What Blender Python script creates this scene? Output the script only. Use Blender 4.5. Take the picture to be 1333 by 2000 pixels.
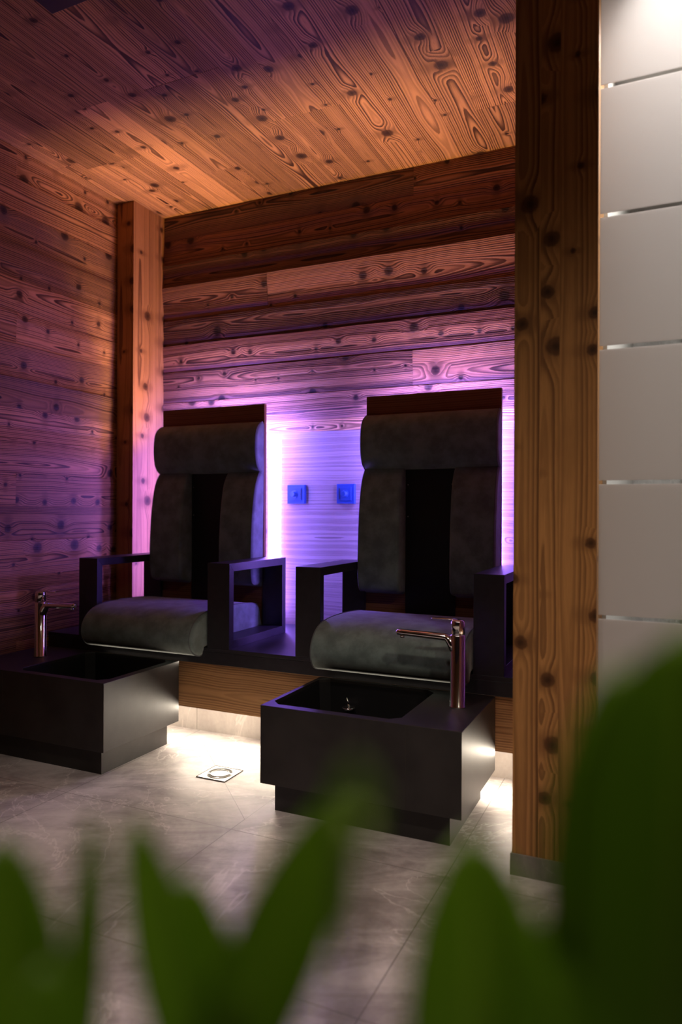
import bpy, bmesh, math, random
from mathutils import Vector, Matrix
random.seed(7)
S = bpy.context.scene
for o in list(bpy.data.objects): bpy.data.objects.remove(o)
PI = math.pi

# ------------------------------------------------------------------ camera
D = 3.2287
yaw, pit, rol = math.radians(24.56), math.radians(-.02), math.radians(.246)
Fv = Vector((-math.sin(yaw)*math.cos(pit), math.cos(yaw)*math.cos(pit), math.sin(pit)))
R0 = Vector((math.cos(yaw), math.sin(yaw), 0)); U0 = R0.cross(Fv)
Rv = R0*math.cos(rol) + U0*math.sin(rol); Uv = Rv.cross(Fv)
CAM = Vector((0, -D, 1.0))
cd = bpy.data.cameras.new('camera'); cam = bpy.data.objects.new('camera', cd); S.collection.objects.link(cam)
m = Matrix((Rv, Uv, -Fv)).transposed().to_4x4(); m.translation = CAM
cam.matrix_world = m
cd.sensor_fit = 'VERTICAL'; cd.sensor_height = 36; cd.lens = 36*1388.5/2000; cd.clip_start = .02
cd.dof.use_dof = True; cd.dof.focus_distance = 2.65; cd.dof.aperture_fstop = 1.75
S.camera = cam

# ------------------------------------------------------------------ world, view, lights
W = bpy.data.worlds.new('world'); S.world = W; W.use_nodes = True
W.node_tree.nodes['Background'].inputs[0].default_value = (.004, .0035, .0035, 1)
W.node_tree.nodes['Background'].inputs[1].default_value = 1
S.view_settings.view_transform = 'Standard'; S.view_settings.look = 'None'
S.view_settings.exposure = 0; S.view_settings.gamma = 1
S.cycles.use_denoising = True
S.cycles.max_bounces = 8; S.cycles.diffuse_bounces = 4; S.cycles.glossy_bounces = 4
S.cycles.sample_clamp_indirect = 6; S.cycles.caustics_reflective = False; S.cycles.caustics_refractive = False

def aim(o, d):
    o.rotation_euler = Vector(d).to_track_quat('-Z', 'Y').to_euler()
def area(name, loc, d, sx, sy, col, power, spread=PI):
    l = bpy.data.lights.new(name, 'AREA'); l.shape = 'RECTANGLE'; l.size = sx; l.size_y = sy
    l.color = col; l.energy = power; l.spread = spread
    o = bpy.data.objects.new(name, l); S.collection.objects.link(o); o.location = loc; aim(o, d); return o
def spot(name, loc, d, ang, blend, col, power, rad=.04):
    l = bpy.data.lights.new(name, 'SPOT'); l.spot_size = math.radians(ang); l.spot_blend = blend
    l.color = col; l.energy = power; l.shadow_soft_size = rad
    o = bpy.data.objects.new(name, l); S.collection.objects.link(o); o.location = loc; aim(o, d); return o

PURPLE = (.15, .125, 1.0); WARM = (1, .61, .25); LEDW = (1, .86, .68)
CHX = (-2.077, -.931)
LED_EMIT = 54.0
# warm strips lying behind the top of each backboard, shining up
for c in CHX:
    area('uplight', (c, -.105, 1.27), (0, -.7, 1), .42, .08, WARM, 15.0, math.radians(155))
    area('halo_light', (c, -.215, 1.44), (0, 1, -.2), .58, .04, (.13, .13, 1), 28.0)
    for s_ in (-1, 1): area('halo_light', (c+s_*.285, -.218, .95), (s_*.15, 1, 0), .03, .85, (.12, .13, 1), 4.8)
    area('gap_fill_light', (c, -.728, .352), (0, -1, .2), .54, .012, LEDW, .3)  # added hidden lamp, brightens the lower front edge of the seat cushion
# under-bench strip
area('bench_light', (-1.44, -.700, .148), (0, -.9, -1), 2.4, .02, LEDW, 13.0)
area('bench_light', (-1.44, -.675, .165), (0, .25, -1), 2.4, .02, LEDW, 5.0)
# room downlights behind and beside the viewpoint, and one spot added for the leaves
spot('room_downlight', (-1.0, -2.2, 2.62), (0, 0, -1), 84, .9, (1, .82, .74), 82, .06)
spot('leaf_fill_spot', (.95, -3.85, 2.62), (-.93, .83, -1.70), 16, 1, (1, .9, .5), 135, .05)  # unseen spot, put in only to brighten the right-hand leaves
spot('room_downlight', (-.2, -2.9, 2.62), (-.02, .40, -1), 80, .9, (1, .80, .68), 36, .06)
spot('room_downlight', (.75, -2.85, 2.62), (-.34, .25, -1), 100, .9, (1, .84, .62), 75, .06)
# shower room behind the frosted glass
area('shower_light', (.8, -.75, 2.38), (0, -.25, -1), 1.2, .35, (1, .94, .90), 24)
area('shower_light', (.5, -1.0, 2.39), (0, -.1, -1), 1.1, .12, (1, .93, .90), 16)
spot('shower_spot', (-.01, -1.12, 2.63), (.0, -.06, -1), 54, .9, (1, .96, .93), 60, .015)

# ------------------------------------------------------------------ node helper
class N:
    def __init__(s, mat):
        mat.use_nodes = True; s.t = mat.node_tree; s.t.nodes.clear(); s.L = s.t.links
    def new(s, ty, **kw):
        n = s.t.nodes.new(ty)
        for k, v in kw.items(): setattr(n, k, v)
        return n
    def put(s, inp, v):
        if v is None: return
        if hasattr(v, 'is_output') or isinstance(v, bpy.types.NodeSocket): s.L.new(v, inp)
        else: inp.default_value = v
    def m(s, op, a, b=None, c=None, clamp=False):
        n = s.new('ShaderNodeMath', operation=op, use_clamp=clamp)
        for i, v in enumerate((a, b, c)): s.put(n.inputs[i], v)
        return n.outputs[0]
    def xyz(s, x, y, z=0.0):
        n = s.new('ShaderNodeCombineXYZ')
        for i, v in enumerate((x, y, z)): s.put(n.inputs[i], v)
        return n.outputs[0]
    def sep(s, v):
        n = s.new('ShaderNodeSeparateXYZ'); s.put(n.inputs[0], v); return n.outputs
    def noise(s, vec, scale, detail=2.0, rough=.5, dist=0.0):
        n = s.new('ShaderNodeTexNoise'); s.put(n.inputs['Vector'], vec)
        n.inputs['Scale'].default_value = scale; n.inputs['Detail'].default_value = detail
        n.inputs['Roughness'].default_value = rough; n.inputs['Distortion'].default_value = dist
        return n.outputs[0]
    def sm(s, v, a, b, o0=0.0, o1=1.0):
        n = s.new('ShaderNodeMapRange', interpolation_type='SMOOTHSTEP'); s.put(n.inputs[0], v)
        for i, q in enumerate((a, b, o0, o1)): s.put(n.inputs[i+1], q)
        return n.outputs[0]
    def mix(s, f, a, b, mode='MIX'):
        n = s.new('ShaderNodeMix', data_type='RGBA', blend_type=mode)
        s.put(n.inputs[0], f); s.put(n.inputs[6], a); s.put(n.inputs[7], b); return n.outputs[2]
    def pbsdf(s, **kw):
        n = s.new('ShaderNodeBsdfPrincipled')
        for k, v in kw.items(): s.put(n.inputs[k.replace('_', ' ')], v)
        return n
    def out(s, sh):
        o = s.new('ShaderNodeOutputMaterial'); s.L.new(sh, o.inputs[0])
    def bump(s, h, strength, dist):
        n = s.new('ShaderNodeBump'); s.put(n.inputs['Height'], h)
        n.inputs['Strength'].default_value = strength; n.inputs['Distance'].default_value = dist
        return n.outputs[0]

def C4(r, g, b): return (r, g, b, 1)

def pine(name, light, dark, ringw=.0075, rough=.55, knots=.5, bump=.5, cell=.17, tonevar=.45, soft=.0, ks=1.0, wav=1.0, kinf=.7, rlo=.6, rmin=.35):
    mt = bpy.data.materials.new(name); n = N(mt)
    uv = n.new('ShaderNodeUVMap', uv_map='UVMap').outputs[0]
    pl = n.new('ShaderNodeUVMap', uv_map='plank').outputs[0]
    u, v, _ = n.sep(uv); vl, sd, _ = n.sep(pl)
    # knots
    vo = n.new('ShaderNodeTexVoronoi', voronoi_dimensions='2D'); n.put(vo.inputs['Vector'], n.xyz(u, v)); vo.inputs['Scale'].default_value = 1/cell; vo.inputs['Randomness'].default_value = .6
    ve = n.new('ShaderNodeTexVoronoi', voronoi_dimensions='2D', feature='DISTANCE_TO_EDGE'); n.put(ve.inputs['Vector'], n.xyz(u, v)); ve.inputs['Scale'].default_value = 1/cell; ve.inputs['Randomness'].default_value = .6
    fade = n.sm(ve.outputs['Distance'], .02, .22)
    wob = n.m('MULTIPLY', n.m('SUBTRACT', n.noise(uv, 60, 2), .5), .010)
    pos = vo.outputs['Position']; kr, kg, kb = n.sep(vo.outputs['Color'])
    px, py, _ = n.sep(pos)
    du = n.m('SUBTRACT', u, px); dv = n.m('SUBTRACT', v, py)
    dist = n.m('ADD', n.m('SQRT', n.m('ADD', n.m('MULTIPLY', du, du), n.m('MULTIPLY', dv, dv))), wob)
    dus = n.m('MULTIPLY', du, .55)
    diste = n.m('SQRT', n.m('ADD', n.m('MULTIPLY', dus, dus), n.m('MULTIPLY', dv, dv)))
    has = n.m('GREATER_THAN', kr, 1-knots)
    rk = n.m('MULTIPLY', n.m('ADD', n.m('MULTIPLY', n.m('MULTIPLY', kg, kg), .016*ks), .006*ks), has)
    rk = n.m('ADD', rk, .00001)
    kmask = n.m('SUBTRACT', 1.0, n.sm(dist, n.m('MULTIPLY', rk, .65), rk))
    kcore = n.m('SUBTRACT', 1.0, n.sm(dist, 0.0, n.m('MULTIPLY', rk, .7)))
    infl = n.m('SUBTRACT', 1.0, n.sm(diste, n.m('MULTIPLY', rk, .5), n.m('MULTIPLY', rk, 2.5)))
    dvs = n.m('MULTIPLY', dv, .42)
    disth = n.m('ADD', n.m('SQRT', n.m('ADD', n.m('MULTIPLY', du, du), n.m('MULTIPLY', dvs, dvs))), wob)
    halo = n.m('MULTIPLY', n.m('SUBTRACT', 1.0, n.sm(disth, n.m('MULTIPLY', rk, .5), n.m('MULTIPLY', rk, 1.9))), n.m('MULTIPLY', has, fade))
    # growth rings cut by the plank face
    n1 = n.noise(n.xyz(n.m('MULTIPLY', u, .75*wav), n.m('MULTIPLY', v, .3)), 1.0, 2, .5)
    n2 = n.noise(n.xyz(n.m('MULTIPLY', u, 1.4), n.m('ADD', n.m('MULTIPLY', v, 3.0), 7.3)), 1.0, 2)
    dep = n.m('ABSOLUTE', n.m('SUBTRACT', n.m('MULTIPLY', n1, .15), .058))
    vc = n.m('MULTIPLY', n.m('SUBTRACT', sd, .5), .09)
    vv = n.m('ADD', n.m('SUBTRACT', vl, vc), n.m('MULTIPLY', n.m('SUBTRACT', n2, .5), .045*wav))
    r = n.m('SQRT', n.m('ADD', n.m('MULTIPLY', vv, vv), n.m('MULTIPLY', dep, dep)))
    r = n.m('ADD', r, n.m('MULTIPLY', n.m('MULTIPLY', infl, infl), n.m('MULTIPLY', rk, kinf)))
    fib = n.noise(n.xyz(n.m('MULTIPLY', u, 14.0), n.m('MULTIPLY', v, 260.0)), 1.0, 3, .6)
    t = n.m('ADD', n.m('DIVIDE', r, ringw), n.m('MULTIPLY', n.m('SUBTRACT', fib, .5), .25))
    fr = n.m('FRACT', t)
    late = n.m('MULTIPLY', n.sm(fr, .10, .80), n.m('SUBTRACT', 1.0, n.sm(fr, .92, 1.0)))
    # ring strength varies ring by ring
    ri = n.noise(n.xyz(n.m('MULTIPLY', n.m('FLOOR', t), .73), n.m('MULTIPLY', sd, 91.0)), 1.0, 0)
    ls = n.m('MULTIPLY', late, n.sm(ri, .3, rlo, rmin, 1.0))
    if soft: ls = n.m('MULTIPLY', ls, 1-soft)
    # heartwood streak where the cut runs through the pith
    core = n.m('MULTIPLY', n.m('SUBTRACT', 1.0, n.sm(r, .002, .012)), n.sm(n2, .45, .6))
    tone = n.noise(n.xyz(n.m('MULTIPLY', sd, 57.0), 3.1), 1.0, 0)
    blot = n.noise(n.xyz(n.m('MULTIPLY', u, 3.0), n.m('MULTIPLY', v, 11.0)), 1.0, 3, .6)
    dk = n.m('MULTIPLY', n.sm(blot, .48, .75), .45)
    col = n.mix(n.m('MULTIPLY', n.sm(fib, .35, .7), .30), C4(*light), C4(*[a*.5+b*.5 for a, b in zip(light, dark)]))
    col = n.mix(n.m('MULTIPLY', ls, .96), col, C4(*dark))
    col = n.mix(dk, col, C4(*[a*.5+b*.5 for a, b in zip(light, dark)]))
    col = n.mix(n.m('MULTIPLY', core, .8), col, C4(*[x*.9 for x in dark]))
    col = n.mix(n.m('MULTIPLY', halo, .65), col, C4(*[a*.3+b*.7 for a, b in zip(light, dark)]))
    col = n.mix(n.m('MULTIPLY', kmask, .8), col, C4(*[x*.75 for x in dark]))
    col = n.mix(n.m('MULTIPLY', kcore, .8), col, C4(*[x*.35 for x in dark]))
    tv = n.sm(tone, .25, .75, 1-tonevar, 1+tonevar*.35)
    col = n.mix(1.0, col, n.xyz(tv, tv, tv), 'MULTIPLY')
    h = n.m('SUBTRACT', n.m('ADD', n.m('MULTIPLY', ls, 1.0), n.m('MULTIPLY', fib, .25)), n.m('MULTIPLY', kcore, .6))
    b = n.pbsdf(Base_Color=col, Roughness=rough, Normal=n.bump(h, bump, .0022))
    b.inputs['Specular IOR Level'].default_value = .25
    n.out(b.outputs[0]); return mt

def simple(name, col, rough=.5, metal=0.0, spec=.5, nscale=0, namt=0.0, bump=0.0, bd=.001, **kw):
    mt = bpy.data.materials.new(name); n = N(mt)
    co = n.new('ShaderNodeTexCoord').outputs['Object']
    c = C4(*col); h = None
    if nscale:
        q = n.noise(co, nscale, 5, .6)
        c = n.mix(n.sm(q, .3, .7), C4(*[x*(1-namt) for x in col]), C4(*[min(1, x*(1+namt)) for x in col]))
        h = q
    b = n.pbsdf(Base_Color=c, Roughness=rough, Metallic=metal)
    b.inputs['Specular IOR Level'].default_value = spec
    if bump and h is not None: n.put(b.inputs['Normal'], n.bump(n.noise(co, nscale*6, 3), bump, bd))
    for k, v in kw.items(): n.put(b.inputs[k.replace('_', ' ')], v)
    n.out(b.outputs[0]); return mt

def emit(name, col, s):
    mt = bpy.data.materials.new(name); n = N(mt)
    e = n.new('ShaderNodeEmission'); e.inputs[0].default_value = C4(*col); e.inputs[1].default_value = s
    n.out(e.outputs[0]); return mt

LT, DK = (.50, .235, .090), (.060, .020, .008)
M = {}
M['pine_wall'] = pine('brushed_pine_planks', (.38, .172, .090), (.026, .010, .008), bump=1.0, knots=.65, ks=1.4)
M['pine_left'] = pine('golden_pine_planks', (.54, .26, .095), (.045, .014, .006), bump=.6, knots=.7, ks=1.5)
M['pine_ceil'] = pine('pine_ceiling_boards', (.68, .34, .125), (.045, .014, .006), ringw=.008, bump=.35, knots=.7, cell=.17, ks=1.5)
M['pine_post'] = pine('pine_post_wood', (.42, .20, .066), (.085, .030, .010), ringw=.012, bump=.10, wav=.5, kinf=.55, rlo=.8, rmin=.02, knots=.75, cell=.17, tonevar=.2, soft=.05, ks=1.5)
M['veneer'] = pine('grey_oak_veneer', (.40, .29, .23), (.13, .085, .07), ringw=.005, bump=.2, knots=.4, cell=.3, tonevar=.05, ks=.9, rmin=.15)
M['board'] = pine('brown_laminate', (.26, .115, .055), (.15, .06, .028), ringw=.010, bump=.03, knots=.0, cell=.5, tonevar=.05, rough=.4)
M['oak'] = pine('oak_fascia', (.50, .27, .12), (.24, .115, .05), ringw=.009, bump=.06, knots=.2, cell=.3, tonevar=.15, rough=.45)
M['black'] = simple('matt_black_laminate', (.020, .018, .024), .42, nscale=40, namt=.15)
M['ceramic'] = simple('black_stone_slab', (.018, .0155, .015), .46, nscale=7, namt=.35)
M['bowl'] = simple('black_bowl', (.006, .006, .007), .5)
M['mech'] = simple('black_cover', (.004, .004, .005), .6)
M['velour'] = simple('grey_green_velour', (.150, .202, .196), .9, spec=.2, nscale=14, namt=.28, bump=.15, Sheen_Weight=.35, Sheen_Roughness=.5)
M['seam'] = simple('stitched_seam', (.13, .14, .15), .9)
M['chrome'] = simple('chrome', (.86, .85, .84), .07, 1.0)
M['steel'] = simple('brushed_steel', (.55, .53, .50), .32, 1.0)
M['steeld'] = simple('grey_steel', (.30, .28, .26), .4, 1.0)
M['slot'] = simple('dark_slot', (.03, .025, .02), .7)
M['switch'] = simple('blue_grey_plastic', (.012, .055, .22), .55)
M['switchd'] = simple('dark_blue_plastic', (.02, .07, .22), .3)
M['blackmetal'] = simple('black_metal', (.008, .009, .012), .4)
M['plaster'] = simple('white_plaster', (.62, .60, .57), .8)
M['darkwall'] = simple('dark_plaster', (.10, .08, .07), .9)
M['ceilgrey'] = simple('grey_plaster', (.42, .39, .36), .7)
M['led'] = emit('purple_led', (.29, .15, 1.0), LED_EMIT)
M['ledw'] = emit('white_led', LEDW, 14)
M['lamp'] = emit('lamp_glow', (1, .95, .88), 12)
M['pot'] = simple('grey_clay', (.12, .11, .10), .8, nscale=9, namt=.2)
M['soil'] = simple('soil', (.03, .02, .012), 1, nscale=60, namt=.5)
M['gold'] = simple('satin_aluminium', (.45, .42, .38), .35, 1.0)

def stone(name, lo, hi, joints=False, rough=.45, sc=1.0):
    mt = bpy.data.materials.new(name); n = N(mt)
    co = n.new('ShaderNodeTexCoord').outputs['Object']
    x, y, z = n.sep(co)
    w = n.noise(co, 1.3*sc, 5, .62, 1.2)
    st = n.noise(n.xyz(n.m('ADD', n.m('MULTIPLY', x, .8), n.m('MULTIPLY', y, 2.2)), n.m('SUBTRACT', n.m('MULTIPLY', y, 4.), n.m('MULTIPLY', x, 2.5)), z), 1.6*sc, 7, .68, .8)
    fine = n.noise(co, 55*sc, 4, .7)
    vein = n.m('SUBTRACT', 1.0, n.sm(n.m('ABSOLUTE', n.m('SUBTRACT', n.noise(co, 1.1*sc, 6, .6, 1.6), .5)), .0, .010))
    pit = n.sm(n.noise(n.xyz(x, n.m('MULTIPLY', y, 1.7), z), 9*sc, 4, .7, .5), .64, .74)
    f = n.m('ADD', n.m('MULTIPLY', w, .45), n.m('ADD', n.m('MULTIPLY', st, .45), n.m('MULTIPLY', fine, .12)))
    c = n.mix(n.sm(f, .36, .66), C4(*lo), C4(*hi))
    c = n.mix(n.m('MULTIPLY', vein, .30), c, C4(*[min(1, q*1.5) for q in hi]))
    c = n.mix(n.m('MULTIPLY', pit, .35), c, C4(*[q*.45 for q in lo]))
    if joints:
        def line(d, wd=.0016): return n.m('SUBTRACT', 1.0, n.sm(n.m('ABSOLUTE', d), wd*.6, wd*1.4))
        def per(q, off, p):
            k = n.m('DIVIDE', n.m('SUBTRACT', q, off), p)
            return n.m('MULTIPLY', n.m('SUBTRACT', k, n.m('ROUND', k)), p)
        jx = per(x, -1.24, .693); jy = per(y, -.738, .6)
        g = n.m('MAXIMUM', line(jx), line(jy))
        cx = n.m('SUBTRACT', x, -1.54); cy = n.m('SUBTRACT', y, -.958)
        inside = n.m('LESS_THAN', n.m('MAXIMUM', n.m('ABSOLUTE', cx), n.m('ABSOLUTE', cy)), .30)
        g = n.m('MULTIPLY', g, n.m('SUBTRACT', 1.0, inside))
        dg = n.m('MAXIMUM', line(n.m('SUBTRACT', cx, cy)), line(n.m('ADD', cx, cy)))
        g = n.m('MAXIMUM', g, n.m('MULTIPLY', dg, inside))
        c = n.mix(n.m('MULTIPLY', g, .65), c, C4(.10, .09, .08))
    b = n.pbsdf(Base_Color=c, Roughness=n.sm(fine, .3, .7, rough-.06, rough+.1), Normal=n.bump(n.m('ADD', fine, n.m('MULTIPLY', pit, -2.0)), .12, .001))
    n.out(b.outputs[0]); return mt
M['floor'] = stone('grey_stone_tile', (.21, .182, .18), (.58, .54, .525), True)
M['kick'] = stone('stone_skirting', (.30, .27, .25), (.48, .44, .41))
M['base'] = stone('stone_post_base', (.12, .11, .10), (.26, .24, .21), sc=2)
M['terrazzo'] = stone('speckled_wall_tile', (.28, .26, .25), (.62, .60, .58), sc=6)

def frosted():
    mt = bpy.data.materials.new('frosted_film'); n = N(mt)
    co = n.new('ShaderNodeTexCoord').outputs['Object']
    tr = n.new('ShaderNodeBsdfTranslucent'); tr.inputs[0].default_value = C4(.90, .86, .85)
    df = n.new('ShaderNodeBsdfDiffuse'); df.inputs[0].default_value = C4(.62, .58, .57)
    gl = n.new('ShaderNodeBsdfGlossy'); gl.inputs[0].default_value = C4(.9, .9, .9); gl.inputs['Roughness'].default_value = .35
    a = n.new('ShaderNodeMixShader'); a.inputs[0].default_value = .45; n.L.new(tr.outputs[0], a.inputs[1]); n.L.new(df.outputs[0], a.inputs[2])
    b = n.new('ShaderNodeMixShader'); b.inputs[0].default_value = .06; n.L.new(a.outputs[0], b.inputs[1]); n.L.new(gl.outputs[0], b.inputs[2])
    n.out(b.outputs[0]); return mt
M['frost'] = frosted()
def clear():
    mt = bpy.data.materials.new('clear_glass'); n = N(mt)
    t = n.new('ShaderNodeBsdfTransparent'); t.inputs[0].default_value = C4(.96, .98, .97)
    g = n.new('ShaderNodeBsdfGlossy'); g.inputs['Roughness'].default_value = .02
    a = n.new('ShaderNodeMixShader'); a.inputs[0].default_value = .06; n.L.new(t.outputs[0], a.inputs[1]); n.L.new(g.outputs[0], a.inputs[2])
    n.out(a.outputs[0]); return mt
M['clear'] = clear()
def leafmat():
    mt = bpy.data.materials.new('glossy_green_leaf'); n = N(mt)
    uv = n.new('ShaderNodeUVMap', uv_map='UVMap').outputs[0]; u, v, _ = n.sep(uv)
    rib = n.m('SUBTRACT', 1.0, n.sm(n.m('ABSOLUTE', v), .0, .06))
    sv = n.m('FRACT', n.m('ADD', n.m('MULTIPLY', u, 9.0), n.m('MULTIPLY', n.m('ABSOLUTE', v), 3.0)))
    c = n.mix(n.m('MULTIPLY', n.sm(sv, .8, 1.0), .25), C4(.055, .12, .004), C4(.09, .17, .008))
    c = n.mix(n.m('MULTIPLY', rib, .6), c, C4(.22, .32, .05))
    b = n.pbsdf(Base_Color=c, Roughness=.38)
    tr = n.new('ShaderNodeBsdfTranslucent'); tr.inputs[0].default_value = C4(.24, .36, .003)
    a = n.new('ShaderNodeMixShader'); a.inputs[0].default_value = .5; n.L.new(b.outputs[0], a.inputs[1]); n.L.new(tr.outputs[0], a.inputs[2])
    n.out(a.outputs[0]); return mt
M['leaf'] = leafmat()
M['stem'] = simple('green_stem', (.10, .14, .03), .6)

# ------------------------------------------------------------------ mesh helpers
def newbm():
    bm = bmesh.new(); bm.loops.layers.uv.new('UVMap'); bm.loops.layers.uv.new('plank'); return bm
def face(bm, pts, mi=0, smooth=False):
    f = bm.faces.new([bm.verts.new(p) for p in pts]); f.material_index = mi; f.smooth = smooth; return f
def plank_uv(bm, f, axis, cross0, seed):
    U_ = bm.loops.layers.uv['UVMap']; P = bm.loops.layers.uv['plank']
    n = f.normal; n = [abs(n.x), abs(n.y), abs(n.z)]
    na = n.index(max(n)); oth = [a for a in (0, 1, 2) if a != axis and a != na]
    va = oth[0] if oth else (axis+1) % 3
    r = random.Random(seed*7919+13); ou, ov, sd = r.uniform(0, 60), r.uniform(0, 60), r.random()
    for l in f.loops:
        co = l.vert.co; vl = co[va]-cross0[va]
        l[U_].uv = (co[axis]+ou, vl+ov+(.31 if na > va else 0)); l[P].uv = (vl, sd)
def box(bm, x0, x1, y0, y1, z0, z1, axis=None, seed=0, mi=0):
    v = [bm.verts.new(p) for p in ((x0,y0,z0),(x1,y0,z0),(x1,y1,z0),(x0,y1,z0),(x0,y0,z1),(x1,y0,z1),(x1,y1,z1),(x0,y1,z1))]
    fs = []
    for q in ((0,3,2,1),(4,5,6,7),(0,1,5,4),(2,3,7,6),(1,2,6,5),(3,0,4,7)):
        f = bm.faces.new([v[i] for i in q]); f.material_index = mi; f.normal_update(); fs.append(f)
    if axis is not None:
        c = ((x0+x1)/2, (y0+y1)/2, (z0+z1)/2)
        for f in fs: plank_uv(bm, f, axis, c, seed)
    return fs
def tube(bm, pts, rads, seg=20, caps=True, flat=1.0):
    pts = [Vector(p) for p in pts]; rings = []
    up = None
    for i, p in enumerate(pts):
        d = (pts[min(i+1, len(pts)-1)]-pts[max(i-1, 0)]).normalized()
        if up is None: up = Vector((0, 0, 1)) if abs(d.z) < .9 else Vector((0, 1, 0))
        a = d.cross(up).normalized(); b = a.cross(d).normalized(); up = b
        r = rads[i] if hasattr(rads, '__len__') else rads
        rings.append([bm.verts.new(p+a*math.cos(2*PI*k/seg)*r+b*math.sin(2*PI*k/seg)*r*flat) for k in range(seg)])
    for i in range(len(rings)-1):
        for k in range(seg):
            f = bm.faces.new((rings[i][k], rings[i][(k+1) % seg], rings[i+1][(k+1) % seg], rings[i+1][k])); f.smooth = True
    if caps: bm.faces.new(rings[0][::-1]); bm.faces.new(rings[-1])
def obj(name, bm, mats, parent=None, bev=0, loc=None, seg=2, smooth=False):
    bmesh.ops.recalc_face_normals(bm, faces=bm.faces)
    me = bpy.data.meshes.new(name); bm.to_mesh(me); bm.free()
    if not isinstance(mats, (list, tuple)): mats = [mats]
    for m_ in mats: me.materials.append(m_)
    o = bpy.data.objects.new(name, me); S.collection.objects.link(o)
    if loc: o.location = loc
    if parent: o.parent = parent
    if smooth:
        for p in me.polygons: p.use_smooth = True
    if bev:
        b = o.modifiers.new('bevel', 'BEVEL'); b.width = bev; b.segments = seg; b.limit_method = 'ANGLE'; b.angle_limit = math.radians(40)
        b.harden_normals = False
    return o
def thing(name, label, cat, loc=(0, 0, 0), group=None):
    o = bpy.data.objects.new(name, None); S.collection.objects.link(o); o.location = loc; o.empty_display_size = .1
    o['label'] = label; o['category'] = cat
    if group: o['group'] = group
    return o
def tag(o, label, cat, group=None):
    o['label'] = label; o['category'] = cat
    if group: o['group'] = group
    return o
def struct(o): o['kind'] = 'structure'; return o
def profile_x(bm, prof, x0, x1, rnd=.01, n=5, smooth=True):
    """closed (y,z) outline run along x with rounded ends"""
    P = [Vector(p) for p in prof]; k = len(P)
    area2 = sum(P[i].x*P[(i+1) % k].y-P[(i+1) % k].x*P[i].y for i in range(k)); sg = 1 if area2 > 0 else -1
    nor = []
    for i in range(k):
        t = (P[(i+1) % k]-P[i-1]).normalized(); nor.append(Vector((t.y, -t.x))*sg)
    secs = []
    for j in range(n+1):
        a = PI/2*j/n; secs.append((x0+rnd*(1-math.sin(a)), rnd*(1-math.cos(PI/2-a))))
    secs = [(x0+rnd*(1-math.cos(PI/2*j/n)), rnd*(1-math.sin(PI/2*j/n))) for j in range(n+1)]
    secs += [(x0+(x1-x0)*q, 0) for q in (.25, .5, .75)]
    secs += [(x1-rnd*(1-math.cos(PI/2*j/n)), rnd*(1-math.sin(PI/2*j/n))) for j in range(n, -1, -1)]
    rings = [[bm.verts.new((x, P[i].x-nor[i].x*ins, P[i].y-nor[i].y*ins)) for i in range(k)] for x, ins in secs]
    for a, b in zip(rings, rings[1:]):
        for i in range(k):
            f = bm.faces.new((a[i], a[(i+1) % k], b[(i+1) % k], b[i])); f.smooth = smooth
    bm.faces.new(rings[0]); bm.faces.new(rings[-1][::-1])
def spline(pts, n=8, closed=True):
    k = len(pts); out = []
    for i in range(k if closed else k-1):
        p = [pts[(i+j-1) % k] if closed else pts[min(max(i+j-1, 0), k-1)] for j in range(4)]
        for s in range(n):
            t = s/n
            out.append(tuple(.5*(2*p[1][c]+(p[2][c]-p[0][c])*t+(2*p[0][c]-5*p[1][c]+4*p[2][c]-p[3][c])*t*t+(3*p[1][c]-p[0][c]-3*p[2][c]+p[3][c])*t**3) for c in range(len(pts[0]))))
    if not closed: out.append(tuple(pts[-1]))
    return out

H = 2.6465; XL = -2.69; PX0, PX1, PY = -.383, -.166, -1.24; PF = -.7165; PT = .420
# ------------------------------------------------------------------ setting
bm = newbm(); box(bm, XL-.1, 2.6, -6, .8, -.1, 0); struct(obj('floor', bm, M['floor']))

bm = newbm(); x = XL-.02; sd = 1
while x < 2.6:                                   # ceiling boards run towards the back wall
    w = random.choice((.145, .165, .165, .185)); 
    ys = [.02]; y = random.choice((-.62, -.68, -1.02, -1.5, -.35))
    while y > -6: ys.append(y); y -= random.uniform(1.1, 2.4)
    ys.append(-6)
    for a, b in zip(ys, ys[1:]):
        dz = random.uniform(0, .0012)
        box(bm, x, x+w-.0008, b+.0004, a-.0004, H+dz, H+.02, 1, sd); sd += 1
    x += w
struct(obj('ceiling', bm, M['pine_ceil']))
bm = newbm(); box(bm, XL-.1, 2.6, -6, .8, H+.02, H+.1); o = struct(obj('ceiling', bm, M['plaster']))

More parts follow.
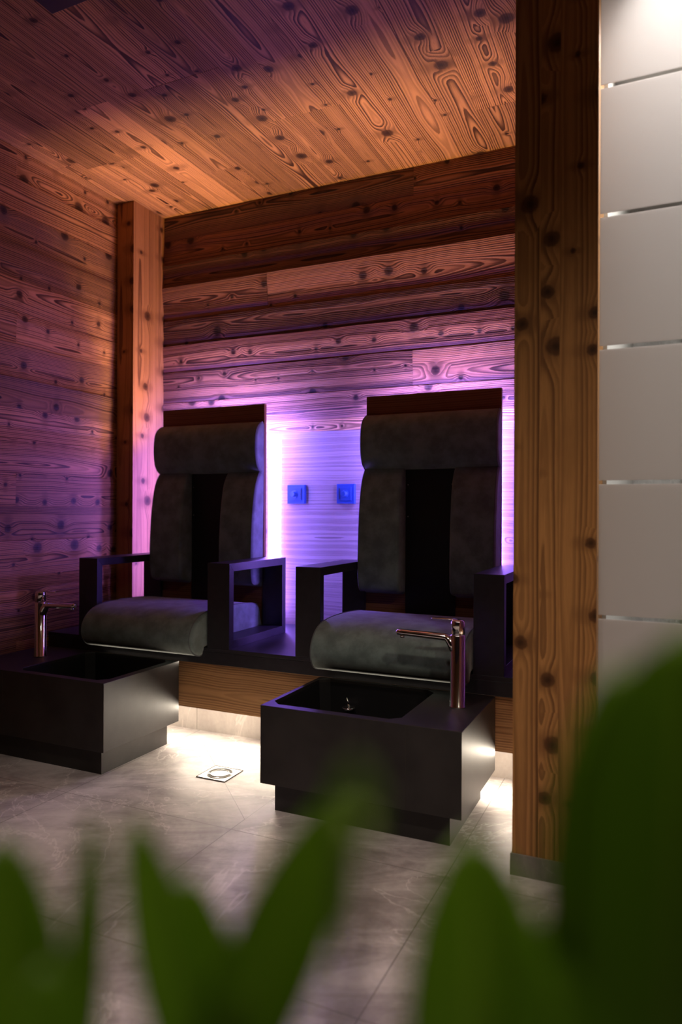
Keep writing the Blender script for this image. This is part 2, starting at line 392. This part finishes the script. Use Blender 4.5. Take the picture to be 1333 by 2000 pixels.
def sawplanks(bm, zs, a0, a1, fn, out0, out1, ax, sd0, cuts=()):
    """planks stacked in z; fn(along, out, z) -> point; the top edge stands out more than the bottom"""
    U_ = bm.loops.layers.uv['UVMap']; P = bm.loops.layers.uv['plank']; sd = sd0
    for i, (z0, z1) in enumerate(zip(zs, zs[1:])):
        cs = [a0]+sorted(c for c in cuts[i % len(cuts)] if a0 < c < a1)+[a1] if cuts else [a0, a1]
        o0 = out0[i % len(out0)]; o1 = out1[i % len(out1)]
        for c0, c1 in zip(cs, cs[1:]):
            r = random.Random(sd*31+5); ou, ov, s_ = r.uniform(0, 60), r.uniform(0, 60), r.random(); sd += 1
            zc = (z0+z1)/2
            NN = 5; prev = None
            for j in range(NN+1):
                t = j/NN; z = z0+(z1-z0)*t; o_ = o0+(o1-o0)*(t**1.3)
                if j == NN: o_ = o1-.002
                cur = ((c0, o_, z), (c1, o_, z))
                if prev:
                    pts = [prev[0], prev[1], cur[1], cur[0]]
                    f = bm.faces.new([bm.verts.new(fn(*p)) for p in pts])
                    for l, p in zip(f.loops, pts): l[U_].uv = (p[0]+ou, p[2]-zc+ov); l[P].uv = (p[2]-zc, s_)
                prev = cur
            # top ledge and underside back into the wall, and plank ends
            for pts in ([(c0, o1-.002, z1), (c1, o1-.002, z1), (c1, -.03, z1), (c0, -.03, z1)], [(c0, -.03, z0), (c1, -.03, z0), (c1, o0, z0), (c0, o0, z0)],
                        [(c0, -.03, z0), (c0, o0, z0), (c0, o1, z1), (c0, -.03, z1)], [(c1, -.03, z0), (c1, -.03, z1), (c1, o1, z1), (c1, o0, z0)]):
                f = bm.faces.new([bm.verts.new(fn(*p)) for p in pts])
                for l, p in zip(f.loops, pts): l[U_].uv = (p[0]+ou, p[1]+ov+.2); l[P].uv = (p[1], s_)
    return sd
zb = [1.467, 1.60, 1.77, 1.92, 2.06, 2.245, 2.37, 2.51, H+.005]
bm = newbm()
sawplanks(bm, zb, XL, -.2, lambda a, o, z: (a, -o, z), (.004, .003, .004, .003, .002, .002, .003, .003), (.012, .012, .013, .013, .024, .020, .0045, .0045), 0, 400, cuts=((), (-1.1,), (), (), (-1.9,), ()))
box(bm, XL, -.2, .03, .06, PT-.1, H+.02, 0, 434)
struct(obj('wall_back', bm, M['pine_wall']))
bm = newbm(); box(bm, XL, -.2, -.0035, .03, 1.407, 1.467, 0, 433); struct(obj('trim_1', bm, M['pine_ceil']))  # paler pine puts the warm light on this strip into its colour
bm = newbm(); box(bm, XL, -.2, 0.0, .03, PT, 1.407, 0, 77); struct(obj('wall_panel', bm, M['veneer'])).name = 'wall_back_panel'
zl = [0, .10, .25, .40, .55, .70, .86, 1.02, 1.169, 1.324, 1.467, 1.602, 1.76, 1.90, 2.054, 2.211, 2.36, 2.51, H+.005]
bm = newbm()
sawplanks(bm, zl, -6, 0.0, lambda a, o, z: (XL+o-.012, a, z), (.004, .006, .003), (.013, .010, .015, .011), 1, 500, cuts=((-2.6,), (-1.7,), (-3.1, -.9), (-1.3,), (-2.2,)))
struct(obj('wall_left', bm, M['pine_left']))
bm = newbm(); box(bm, -.2, -.17, -1.06, .03, 0, H, 1, 801); struct(obj('wall_right', bm, M['pine_wall']))
# stone skirting behind the light gap under the bench
bm = newbm()
xs = [XL, -1.95, -1.35, -.75, -.2]
for a, b in zip(xs, xs[1:]): box(bm, a+.001, b-.001, -.54, -.52, 0, .352)
struct(obj('baseboard_back', bm, M['kick']))
# rest of the main room, behind the viewpoint
bm = newbm(); box(bm, XL-.1, 2.6, -6.1, -6, 0, H+.05); struct(obj('wall_front', bm, M['darkwall']))
bm = newbm(); box(bm, 2.6, 2.7, -6, .8, 0, H+.05); struct(obj('wall_side', bm, M['darkwall']))
# shower room behind the glass
bm = newbm(); box(bm, -.17, 2.6, .70, .80, 0, H); struct(obj('wall_shower', bm, M['terrazzo']))
bm = newbm(); box(bm, -.17, -.155, -1.05, .70, 0, H); struct(obj('wall_partition', bm, M['plaster']))

# ------------------------------------------------------------------ posts
p = thing('timber_post', 'thick knotty timber post in the foreground on a stone base, beside the frosted glass', 'post', ((PX0+PX1)/2, PY, 0))
def loc_obj(name, bm, mats, parent, **k):
    bmesh.ops.translate(bm, verts=bm.verts, vec=-parent.location)
    return obj(name, bm, mats, parent, **k)
bm = newbm()
cuts = [PX0, -.313, -.262, PX1]
for i, (a, b) in enumerate(zip(cuts, cuts[1:])): box(bm, a, b, PY, PY+.19, .059, H, 2, 907+i*3)
loc_obj('shaft', bm, M['pine_post'], p)
bm = newbm(); box(bm, PX0-.004, PX1, PY-.005, PY+.19, 0, .059); loc_obj('base', bm, M['base'], p)
p = thing('timber_post', 'slimmer timber post in the far left corner behind the left chair', 'post', (-2.63, -.12, 0))
bm = newbm()
box(bm, XL+.003, -2.576, -.256, -.094, 0, H, 2, 950); box(bm, XL+.003, -2.576, -.094, -.0005, 0, H, 2, 951)
loc_obj('shaft', bm, M['pine_post'], p)

# ------------------------------------------------------------------ frosted glass
GY = -1.222
g = thing('frosted_glass_screen', 'tall frosted glass screen with clear stripes to the right of the foreground post', 'glass screen', (.6, GY, 0))
bm = newbm(); box(bm, PX1+.002, 1.5, GY+.002, GY+.010, .012, H-.003); loc_obj('pane', bm, M['clear'], g)
zs = [.02, .366, .720+.004, 1.076+.004, 1.434+.004, 1.786+.004, 2.128+.003, H-.01]
zs = [.02, .36, .7235, 1.081, 1.4385, 1.790, 2.1325, H-.01]
hw = .0052
for i in range(len(zs)-1):
    bm = newbm(); z0 = zs[i]+(hw if i else 0); z1 = zs[i+1]-(hw if i < len(zs)-2 else 0)
    box(bm, PX1+.004, 1.5, GY, GY+.002, z0, z1); loc_obj('frosted_band', bm, M['frost'], g)
bm = newbm(); box(bm, PX1+.002, 1.5, GY-.006, GY+.016, 0, .012); loc_obj('rail', bm, M['steel'], g)

# shower room contents glimpsed through the clear stripes
bm = newbm(); box(bm, -.155, 2.6, -.95, .7, 2.40, 2.43)
o = struct(obj('ceiling', bm, M['ceilgrey']))
t = thing('ceiling_downlight', 'round ceiling light seen through the clear stripe, next to the post', 'light', (.02, -.20, 2.40))
bm = newbm(); tube(bm, [(0, 0, -.006), (0, 0, 0)], .045, 32); obj('diffuser', bm, M['lamp'], t)
bm = newbm(); tube(bm, [(0, 0, -.004), (0, 0, 0)], .06, 32); obj('ring', bm, M['steel'], t)
t = thing('shower_rail', 'dark vertical shower rail behind the frosted glass', 'rail', (.085, .66, 0))
for dx in (0, .022, .036):
    bm = newbm(); tube(bm, [(dx, 0, 0), (dx, 0, 2.35)], .006, 12); obj('rod', bm, M['blackmetal'], t)

# ------------------------------------------------------------------ bench
b = thing('bench_platform', 'long black bench platform with oak fascia and glowing light strip beneath', 'bench', (-1.44, -.36, 0))
bm = newbm()
for z0, z1 in ((.351, .4035), (.4045, PT)):
    box(bm, -2.5755, -.2, PF, -.001, z0, z1); box(bm, XL+.004, -2.5755, PF, -.2565, z0, z1)
loc_obj('platform_top', bm, M['black'], b, bev=.0012)
bm = newbm(); box(bm, XL+.006, -.2, PF+.018, PF+.036, .151, .351, 0, 333); loc_obj('fascia', bm, M['oak'], b)
bm = newbm(); box(bm, XL+.02, -.22, PF+.042, PF+.058, .182, .190); loc_obj('light_strip', bm, M['ledw'], b)

# ------------------------------------------------------------------ chairs
def make_chair(cx, label):
    t = thing('spa_chair', label, 'chair', (cx, -.48, PT), 'spa chairs on the bench')
    OY, OZ = -.48, PT
    def part(name, bm, m_, par=t, **k):
        if par is t: bmesh.ops.translate(bm, verts=bm.verts, vec=(0, -OY, -OZ))
        else: bmesh.ops.translate(bm, verts=bm.verts, vec=(0, -OY, -OZ))
        return obj(name, bm, m_, par, **k)
    bm = newbm(); box(bm, -.305, .305, -.25, -.228, PT, 1.522, 0, 21); part('backboard', bm, M['board'], bev=.0015)
    bm = newbm(); box(bm, -.112, .112, -.262, -.2502, PT, 1.20); mp = part('cover_panel', bm, M['mech'], bev=.002)
    for sx in (-1, 1):
        for z in (1.12, .98):
            bm = newbm(); tube(bm, [(sx*.100, -.2645, z), (sx*.100, -.262, z)], .003, 10); part('screw', bm, M['steel'], mp)
    # headrest roll
    pr = spline([(-.2515, 1.196), (-.2515, 1.30), (-.2515, 1.424), (-.285, 1.423), (-.318, 1.385), (-.328, 1.31), (-.318, 1.235), (-.290, 1.197)], 6)
    bm = newbm(); profile_x(bm, pr, -.308, .308, .012); h = part('headrest', bm, M['velour'])
    for s in (-1, 1):
        bm = newbm(); q = [(s*.3005, max(min(y, -.2535), -.3275), z) for y, z in pr]; tube(bm, q+[q[0]], .0016, 6, False); part('seam', bm, M['seam'], h)
    # side bolsters
    pr = spline([(-.2515, .66), (-.2515, .92), (-.2515, 1.193), (-.278, 1.192), (-.318, 1.13), (-.342, 1.02), (-.354, .90), (-.358, .78), (-.354, .69), (-.335, .655), (-.29, .648)], 6)
    for x0, x1 in ((-.305, -.112), (.112, .305)):
        bm = newbm(); profile_x(bm, pr, x0, x1, .014); h = part('side_bolster', bm, M['velour'])
        s = x0+.007 if x0 < 0 else x1-.007
        bm = newbm(); q = [(s, min(y, -.2535), z) for y, z in pr]; tube(bm, q+[q[0]], .0016, 6, False); part('seam', bm, M['seam'], h)
    # seat
    pr = spline([(-.268, .424), (-.268, .50), (-.282, .545), (-.34, .566), (-.48, .577), (-.62, .578), (-.72, .569), (-.785, .542), (-.820, .498), (-.826, .450), (-.803, .410), (-.765, .392), (-.738, .392), (-.728, .410), (-.70, .4235), (-.5, .4235)], 5)
    pr = [(y, max(z, .421) if y > -.7165 else z) for y, z in pr]
    bm = newbm(); profile_x(bm, pr, -.301, .301, .016); h = part('seat_cushion', bm, M['velour'])
    for s in (-.293, .293):
        bm = newbm(); q = [(s, y, z) for y, z in pr if z > .43 or y < -.72]; tube(bm, q, .0018, 6, False); part('seam', bm, M['seam'], h)
    # armrest frames with mitred corners
    T = .034
    for x0, x1 in ((-.416, -.306), (.306, .416)):
        bm = newbm(); y0, y1, z0, z1 = PF, -.23, PT, .780
        o_ = [(y0, z0), (y1, z0), (y1, z1), (y0, z1)]; i_ = [(y0+T, z0+T), (y1-T, z0+T), (y1-T, z1-T), (y0+T, z1-T)]
        for k in range(4):
            k2 = (k+1) % 4; a, b_, c, d = o_[k], o_[k2], i_[k2], i_[k]
            e = .0006
            vs0 = [bm.verts.new((x0, *q)) for q in (a, b_, c, d)]; vs1 = [bm.verts.new((x1, *q)) for q in (a, b_, c, d)]
            bm.faces.new(vs0); bm.faces.new(vs1[::-1])
            for j in range(4): bm.faces.new((vs0[j], vs1[j], vs1[(j+1) % 4], vs0[(j+1) % 4]))
        part('armrest', bm, M['black'], bev=.0010)
    return t
def copy_tree(o, parent=None):
    c = o.copy(); S.collection.objects.link(c); c.parent = parent
    for ch in [q for q in list(bpy.data.objects) if q.parent == o]: copy_tree(ch, c)
    return c
ch1 = make_chair(CHX[0], 'grey-green cushioned spa chair on the left, in the corner by the far post')
ch2 = copy_tree(ch1); ch2.location.x = CHX[1]; ch2['label'] = 'grey-green cushioned spa chair on the right, nearest the foreground post'

# purple light bars on the wall behind each chair
for c, wh in zip(CHX, ('left', 'right')):
    for s, side in ((-1, 'left'), (1, 'right')):
        X = c+s*.226
        bm = newbm()
        pts = [(X-.031, -.0005), (X+.031, -.0005)] + [(X+.031*math.cos(a), -.010-.040*math.sin(a)) for a in [PI*k/12 for k in range(13)]]
        lo = [bm.verts.new((px, py, .47)) for px, py in pts]; hi = [bm.verts.new((px, py, 1.375)) for px, py in pts]
        for k in range(len(pts)): bm.faces.new((lo[k], lo[(k+1) % len(pts)], hi[(k+1) % len(pts)], hi[k]))
        bm.faces.new(lo[::-1]); bm.faces.new(hi)
        tag(obj('light_bar', bm, M['led']), 'vertical violet light bar on the wall behind the %s edge of the %s chair' % (side, wh), 'light', 'light bars behind the chairs')

# wall dials
def dial(x0, x1, z0, z1, label, kx, sl=True):
    t = thing('wall_dial', label, 'switch', ((x0+x1)/2, 0, (z0+z1)/2), 'dials on the panel between the chairs')
    w = (x1-x0)/2; h = (z1-z0)/2
    bm = newbm(); box(bm, -w, w, -.022, -.0005, -h, h); obj('plate', bm, M['switch'], t, bev=.002)
    bm = newbm(); box(bm, -w*.68, w*.68, -.026, -.022, -h*.68, h*.68); ins = obj('insert', bm, M['switch'], t, bev=.001)
    bm = newbm(); box(bm, w*.60, w*.66, -.0275, -.026, -h*.55, h*.55) if sl else box(bm, -w*.66, -w*.60, -.0275, -.026, -h*.55, h*.55); obj('slot', bm, M['slot'], t)
    bm = newbm(); tube(bm, [(kx, -.026, 0), (kx, -.029, 0), (kx, -.029, 0), (kx, -.052, 0)], [.019, .019, .014, .0125], 24); obj('knob', bm, M['switchd'], t, bev=.001)
    return t
dial(-1.770, -1.670, 1.040, 1.137, 'square blue wall dial beside the left chair, knob left of centre', -.006)
dial(-1.490, -1.394, 1.040, 1.138, 'square blue wall dial beside the right chair, just left of its backrest', 0, False)

# ------------------------------------------------------------------ foot basins
def basin(x0, x1, bx0, bx1, by0, by1, seam, label, fx, fy, sdir, flabel, tipx, levx, drainx):
    ZT, ZU, Y0, Y1 = .358, .099, -1.194, -.744
    t = thing('foot_basin', label, 'basin', ((x0+x1)/2, (Y0+Y1)/2, 0), 'foot basins in front of the chairs')
    lo = lambda bm: bmesh.ops.translate(bm, verts=bm.verts, vec=-t.location)
    ch = .032
    oct_ = [(bx0+ch, by0), (bx1-ch, by0), (bx1, by0+ch), (bx1, by1-ch), (bx1-ch, by1), (bx0+ch, by1), (bx0, by1-ch), (bx0, by0+ch)]
    bm = newbm()
    ox = [(x0, Y0), (x1, Y0), (x1, Y1), (x0, Y1)]
    top = [bm.verts.new((a, b_, ZT)) for a, b_ in ox]; bot = [bm.verts.new((a, b_, ZU)) for a, b_ in ox]
    it = [bm.verts.new((a, b_, ZT)) for a, b_ in oct_]
    for k in range(4): bm.faces.new((top[k], top[(k+1) % 4], bot[(k+1) % 4], bot[k]))
    bm.faces.new(bot)
    # top face with the octagonal opening
    for k, (i, j) in enumerate(((0, 1), (2, 3), (4, 5), (6, 7))): bm.faces.new((top[k], top[(k+1) % 4], it[j], it[i]))
    for k, (i, j) in zip((1, 2, 3, 0), ((1, 2), (3, 4), (5, 6), (7, 0))): bm.faces.new((top[k], it[j], it[i]))
    lowr = [bm.verts.new((a, b_, ZT-.014)) for a, b_ in oct_]
    for k in range(8): bm.faces.new((it[k], it[(k+1) % 8], lowr[(k+1) % 8], lowr[k]))
    lo(bm); obj('casing', bm, M['ceramic'], t, bev=.0016)
    # thin seam strip between the bowl side and the tap deck
    bm = newbm(); box(bm, seam-.0008, seam+.0008, Y0-.0006, Y0+.004, ZU+.001, ZT-.0005)
    lo(bm); obj('seam', bm, M['slot'], t)
    # bowl
    bm = newbm(); cx, cy = (bx0+bx1)/2, (by0+by1)/2
    rings = []
    for z, s in ((ZT-.012, .998), (.24, .975), (.165, .95), (.145, .90), (.138, .5), (.135, .05)):
        rings.append([bm.verts.new((cx+(a-cx)*s, cy+(b_-cy)*s, z)) for a, b_ in oct_])
    for a, b_ in zip(rings, rings[1:]):
        for k in range(8): bm.faces.new((a[k], a[(k+1) % 8], b_[(k+1) % 8], b_[k]))
    bm.faces.new(rings[-1]); lo(bm); bw = obj('bowl', bm, M['bowl'], t)
    # overflow fitting on the rear bowl wall
    bm = newbm(); ox_, oy_, oz_ = drainx, by1-.035, .268
    tube(bm, [(ox_, oy_, oz_-.006), (ox_, oy_, oz_)], [.026, .024], 24)
    tube(bm, [(ox_+.003, oy_, oz_), (ox_-.002, oy_, oz_+.018), (ox_-.008, oy_, oz_+.034)], [.005, .004, .003], 10)
    tube(bm, [(ox_, oy_+.01, oz_-.012), (ox_, by1-.009, oz_-.012)], .006, 10)
    lo(bm); obj('overflow_fitting', bm, M['chrome'], t)
    # plinth
    bm = newbm(); box(bm, x0+.034, x1-.046, Y0+.04, Y1-.02, 0, ZU); lo(bm); obj('plinth', bm, M['ceramic'], t)
    # tap: a thing of its own standing on the deck
    f = thing('basin_tap', flabel, 'tap', (fx, fy, ZT), 'chrome taps on the foot basins')
    lean = sdir*.000
    bm = newbm(); tube(bm, [(0, 0, 0), (0, 0, .004), (0, 0, .006), (0, 0, .235), (0, 0, .240)], [.0275, .0275, .0245, .0245, .0225], 36); obj('body', bm, M['chrome'], f)
    bm = newbm(); tube(bm, [(0, 0, .242), (0, 0, .280), (0, 0, .286), (0, 0, .288)], [.0235, .0225, .020, .014], 36); hd = obj('head', bm, M['chrome'], f)
    bm = newbm(); L = abs(tipx-fx)
    q = []
    for a in (0, .25, .5, .75, 1): q.append((sdir*(.012+.030*a), 0, .190+.037*math.sin(a*PI/2)))
    pts = q+[(sdir*(L-.02), 0, .232), (sdir*(L-.004), 0, .232), (sdir*L, 0, .2315)]
    tube(bm, pts, [.021, .020, .0185, .0165, .0155, .0135, .0130, .008], 20, flat=.8)
    tube(bm, [(sdir*(L-.020), 0, .226), (sdir*(L-.020), 0, .214)], .0085, 18)
    obj('spout', bm, M['chrome'], f)
    bm = newbm(); LL = abs(levx-fx)
    tube(bm, [(0, 0, .286), (sdir*.03, 0, .288), (sdir*(LL-.01), 0, .2875), (sdir*LL, 0, .286)], [.011, .0095, .008, .004], 14, flat=.35)
    obj('lever', bm, M['chrome'], f)
    return t
basin(-1.221, -.539, -1.204, -.748, -1.160, -.756, -.712, 'black stone foot basin on the right, in front of the right chair', -.622, -.935, -1,
      'chrome tap on the right foot basin, spout pointing left', -.836, -.716, -1.08)
basin(XL+.006, -1.897, -2.385, -1.930, -1.160, -.756, -2.425, 'black stone foot basin on the left, against the plank wall', -2.505, -.930, 1,
      'chrome tap on the left foot basin, spout pointing right', -2.302, -2.415, -2.09)

# ------------------------------------------------------------------ floor drain
t = thing('floor_drain', 'square steel floor drain with a round slotted cover in the stone floor', 'drain', (-1.54, -.958, 0))
bm = newbm(); h_ = .063
box(bm, -h_, h_, -h_, h_, .0003, .0022); fr = obj('grate', bm, M['steeld'], t)
bm = newbm()
for k in range(4):
    a0 = k*PI/2+.5
    inn, outr = .036, .047; N_ = 10; vs = []
    for j in range(N_+1):
        a = a0+(PI/2-.28)*j/N_
        vs.append((bm.verts.new((inn*math.cos(a), inn*math.sin(a), .0026)), bm.verts.new((outr*math.cos(a), outr*math.sin(a), .0026))))
    for p_, q_ in zip(vs, vs[1:]): bm.faces.new((p_[0], p_[1], q_[1], q_[0]))
obj('slots', bm, M['slot'], t)
bm = newbm()
for r in (.0345, .0495):
    ring = [(r*math.cos(2*PI*k/40), r*math.sin(2*PI*k/40), .003) for k in range(41)]
    tube(bm, ring, .0012, 6, False)
obj('rim', bm, M['steel'], t)
bm = newbm()
for a, b_ in (((-h_, -h_), (h_, -h_)), ((h_, -h_), (h_, h_)), ((h_, h_), (-h_, h_)), ((-h_, h_), (-h_, -h_))):
    x0, x1 = sorted((a[0], b_[0])); y0, y1 = sorted((a[1], b_[1]))
    box(bm, x0-.0008, x1+.0008, y0-.0008, y1+.0008, .0002, .0030)
obj('frame', bm, M['slot'], t)

# ------------------------------------------------------------------ ceiling fixture
t = thing('ceiling_spotlight', 'square black recessed ceiling fixture at the top left of the picture', 'light', (-1.70, -1.645, H))
bm = newbm(); box(bm, -.146, .146, -.148, .148, -.012, 0); obj('frame', bm, M['blackmetal'], t, bev=.002)
bm = newbm(); tube(bm, [(0, 0, -.016), (0, 0, -.012)], .05, 24); obj('lens', bm, M['mech'], t)

# ------------------------------------------------------------------ plant in front of the lens
def wp(px, py, d):
    return CAM+(Fv+Rv*((px-666.5)/1388.5)+Uv*((1000-py)/1388.5))*d
PC = CAM+Fv*.34; PC.z = 0
plant = thing('potted_plant', 'leafy green plant close to the viewer, out of focus along the bottom edge', 'plant', (PC.x, PC.y, 0))
bm = newbm()
prof = [(.11, 0), (.125, .02), (.15, .38), (.155, .40), (.14, .40), (.135, .36), (.0, .36)]
rings = [[bm.verts.new((r*math.cos(2*PI*k/32), r*math.sin(2*PI*k/32), z)) for k in range(32)] for r, z in prof[:-1]]
for a, b_ in zip(rings, rings[1:]):
    for k in range(32): bm.faces.new((a[k], a[(k+1) % 32], b_[(k+1) % 32], b_[k])).smooth = True
bm.faces.new(rings[0][::-1]); obj('pot', bm, M['pot'], plant)
bm = newbm(); tube(bm, [(0, 0, .35), (0, 0, .375)], .134, 32); obj('soil', bm, M['soil'], plant)
def leaf(base, tip, width, curl=.15, twist=0.0, fat=.45):
    """a blade with midrib fold from base to tip; faces the viewpoint roughly"""
    base = Vector(base)-plant.location; tip = Vector(tip)-plant.location
    ax = tip-base; L = ax.length; a = ax.normalized()
    vd = (CAM-plant.location-(base+tip)/2).normalized()
    side = a.cross(vd).normalized(); nrm = side.cross(a).normalized()
    side, nrm = side*math.cos(twist)+nrm*math.sin(twist), nrm*math.cos(twist)-side*math.sin(twist)
    bm = newbm(); U_ = bm.loops.layers.uv['UVMap']; NU, NV = 18, 8; g = []
    for i in range(NU+1):
        t = i/NU; w = width/2*max(.03, math.sin(PI*t**1.25)**.6) if 0 < t < 1 else width*.01
        row = []
        for j in range(-NV//2, NV//2+1):
            s = j/(NV/2)
            p_ = base+a*L*t+side*w*s+nrm*(abs(s)*w*.28-curl*L*(t-.5)**2*1.2)
            row.append((bm.verts.new(p_), t, s))
        g.append(row)
    for r0, r1 in zip(g, g[1:]):
        for j in range(len(r0)-1):
            q = (r0[j], r0[j+1], r1[j+1], r1[j]); f = bm.faces.new([x_[0] for x_ in q]); f.smooth = True
            for l, x_ in zip(f.loops, q): l[U_].uv = (x_[1], x_[2])
    o = obj('leaf', bm, M['leaf'], plant)
    s_ = o.modifiers.new('solid', 'SOLIDIFY'); s_.thickness = .0009
    return o
def pw(px, d): return px*d/1388.5
leaves = [  # base px, tip px, distances, width
    ((30, 2400), (0, 1640), .215, pw(230, .215), .22), ((130, 2350), (186, 1600), .22, pw(80, .22), .22), ((430, 2300), (262, 1600), .22, pw(130, .22), .22),
    ((360, 2300), (668, 1550), .215, pw(185, .215), .215), ((420, 2350), (370, 1720), .24, pw(170, .24), .23), ((690, 1700), (695, 1490), .15, pw(80, .15), .15),
    ((930, 2450), (930, 1640), .20, pw(300, .2), .20), ((1130, 2400), (1080, 1800), .20, pw(260, .2), .20),
    ((1300, 2500), (1330, 1230), .19, pw(420, .19), .19), ((1440, 2400), (1540, 1300), .21, pw(260, .21), .21), ((1190, 2300), (1215, 1300), .20, pw(260, .2), .20),
    ((1150, 2300), (1230, 1560), .21, pw(240, .21), .20), ((60, 2500), (90, 1900), .20, pw(200, .2), .20)]
for (b0, t0, d0, w, d1) in leaves:
    B, T_ = wp(*b0, d0), wp(*t0, d1)
    leaf(B, T_, w*1.0, twist=random.uniform(-.35, .35))
    root = Vector((PC.x+random.uniform(-.05, .05), PC.y+random.uniform(-.05, .05), .37))
    mid = (root+B)/2+Vector((0, 0, .08)); 
    bm = newbm(); pts = spline([tuple(root-plant.location), tuple(mid-plant.location), tuple(B-plant.location), tuple(B+(T_-B)*.06-plant.location)], 8, False)
    tube(bm, pts, [.0035-.002*i/len(pts) for i in range(len(pts))], 8); obj('stem', bm, M['stem'], plant)
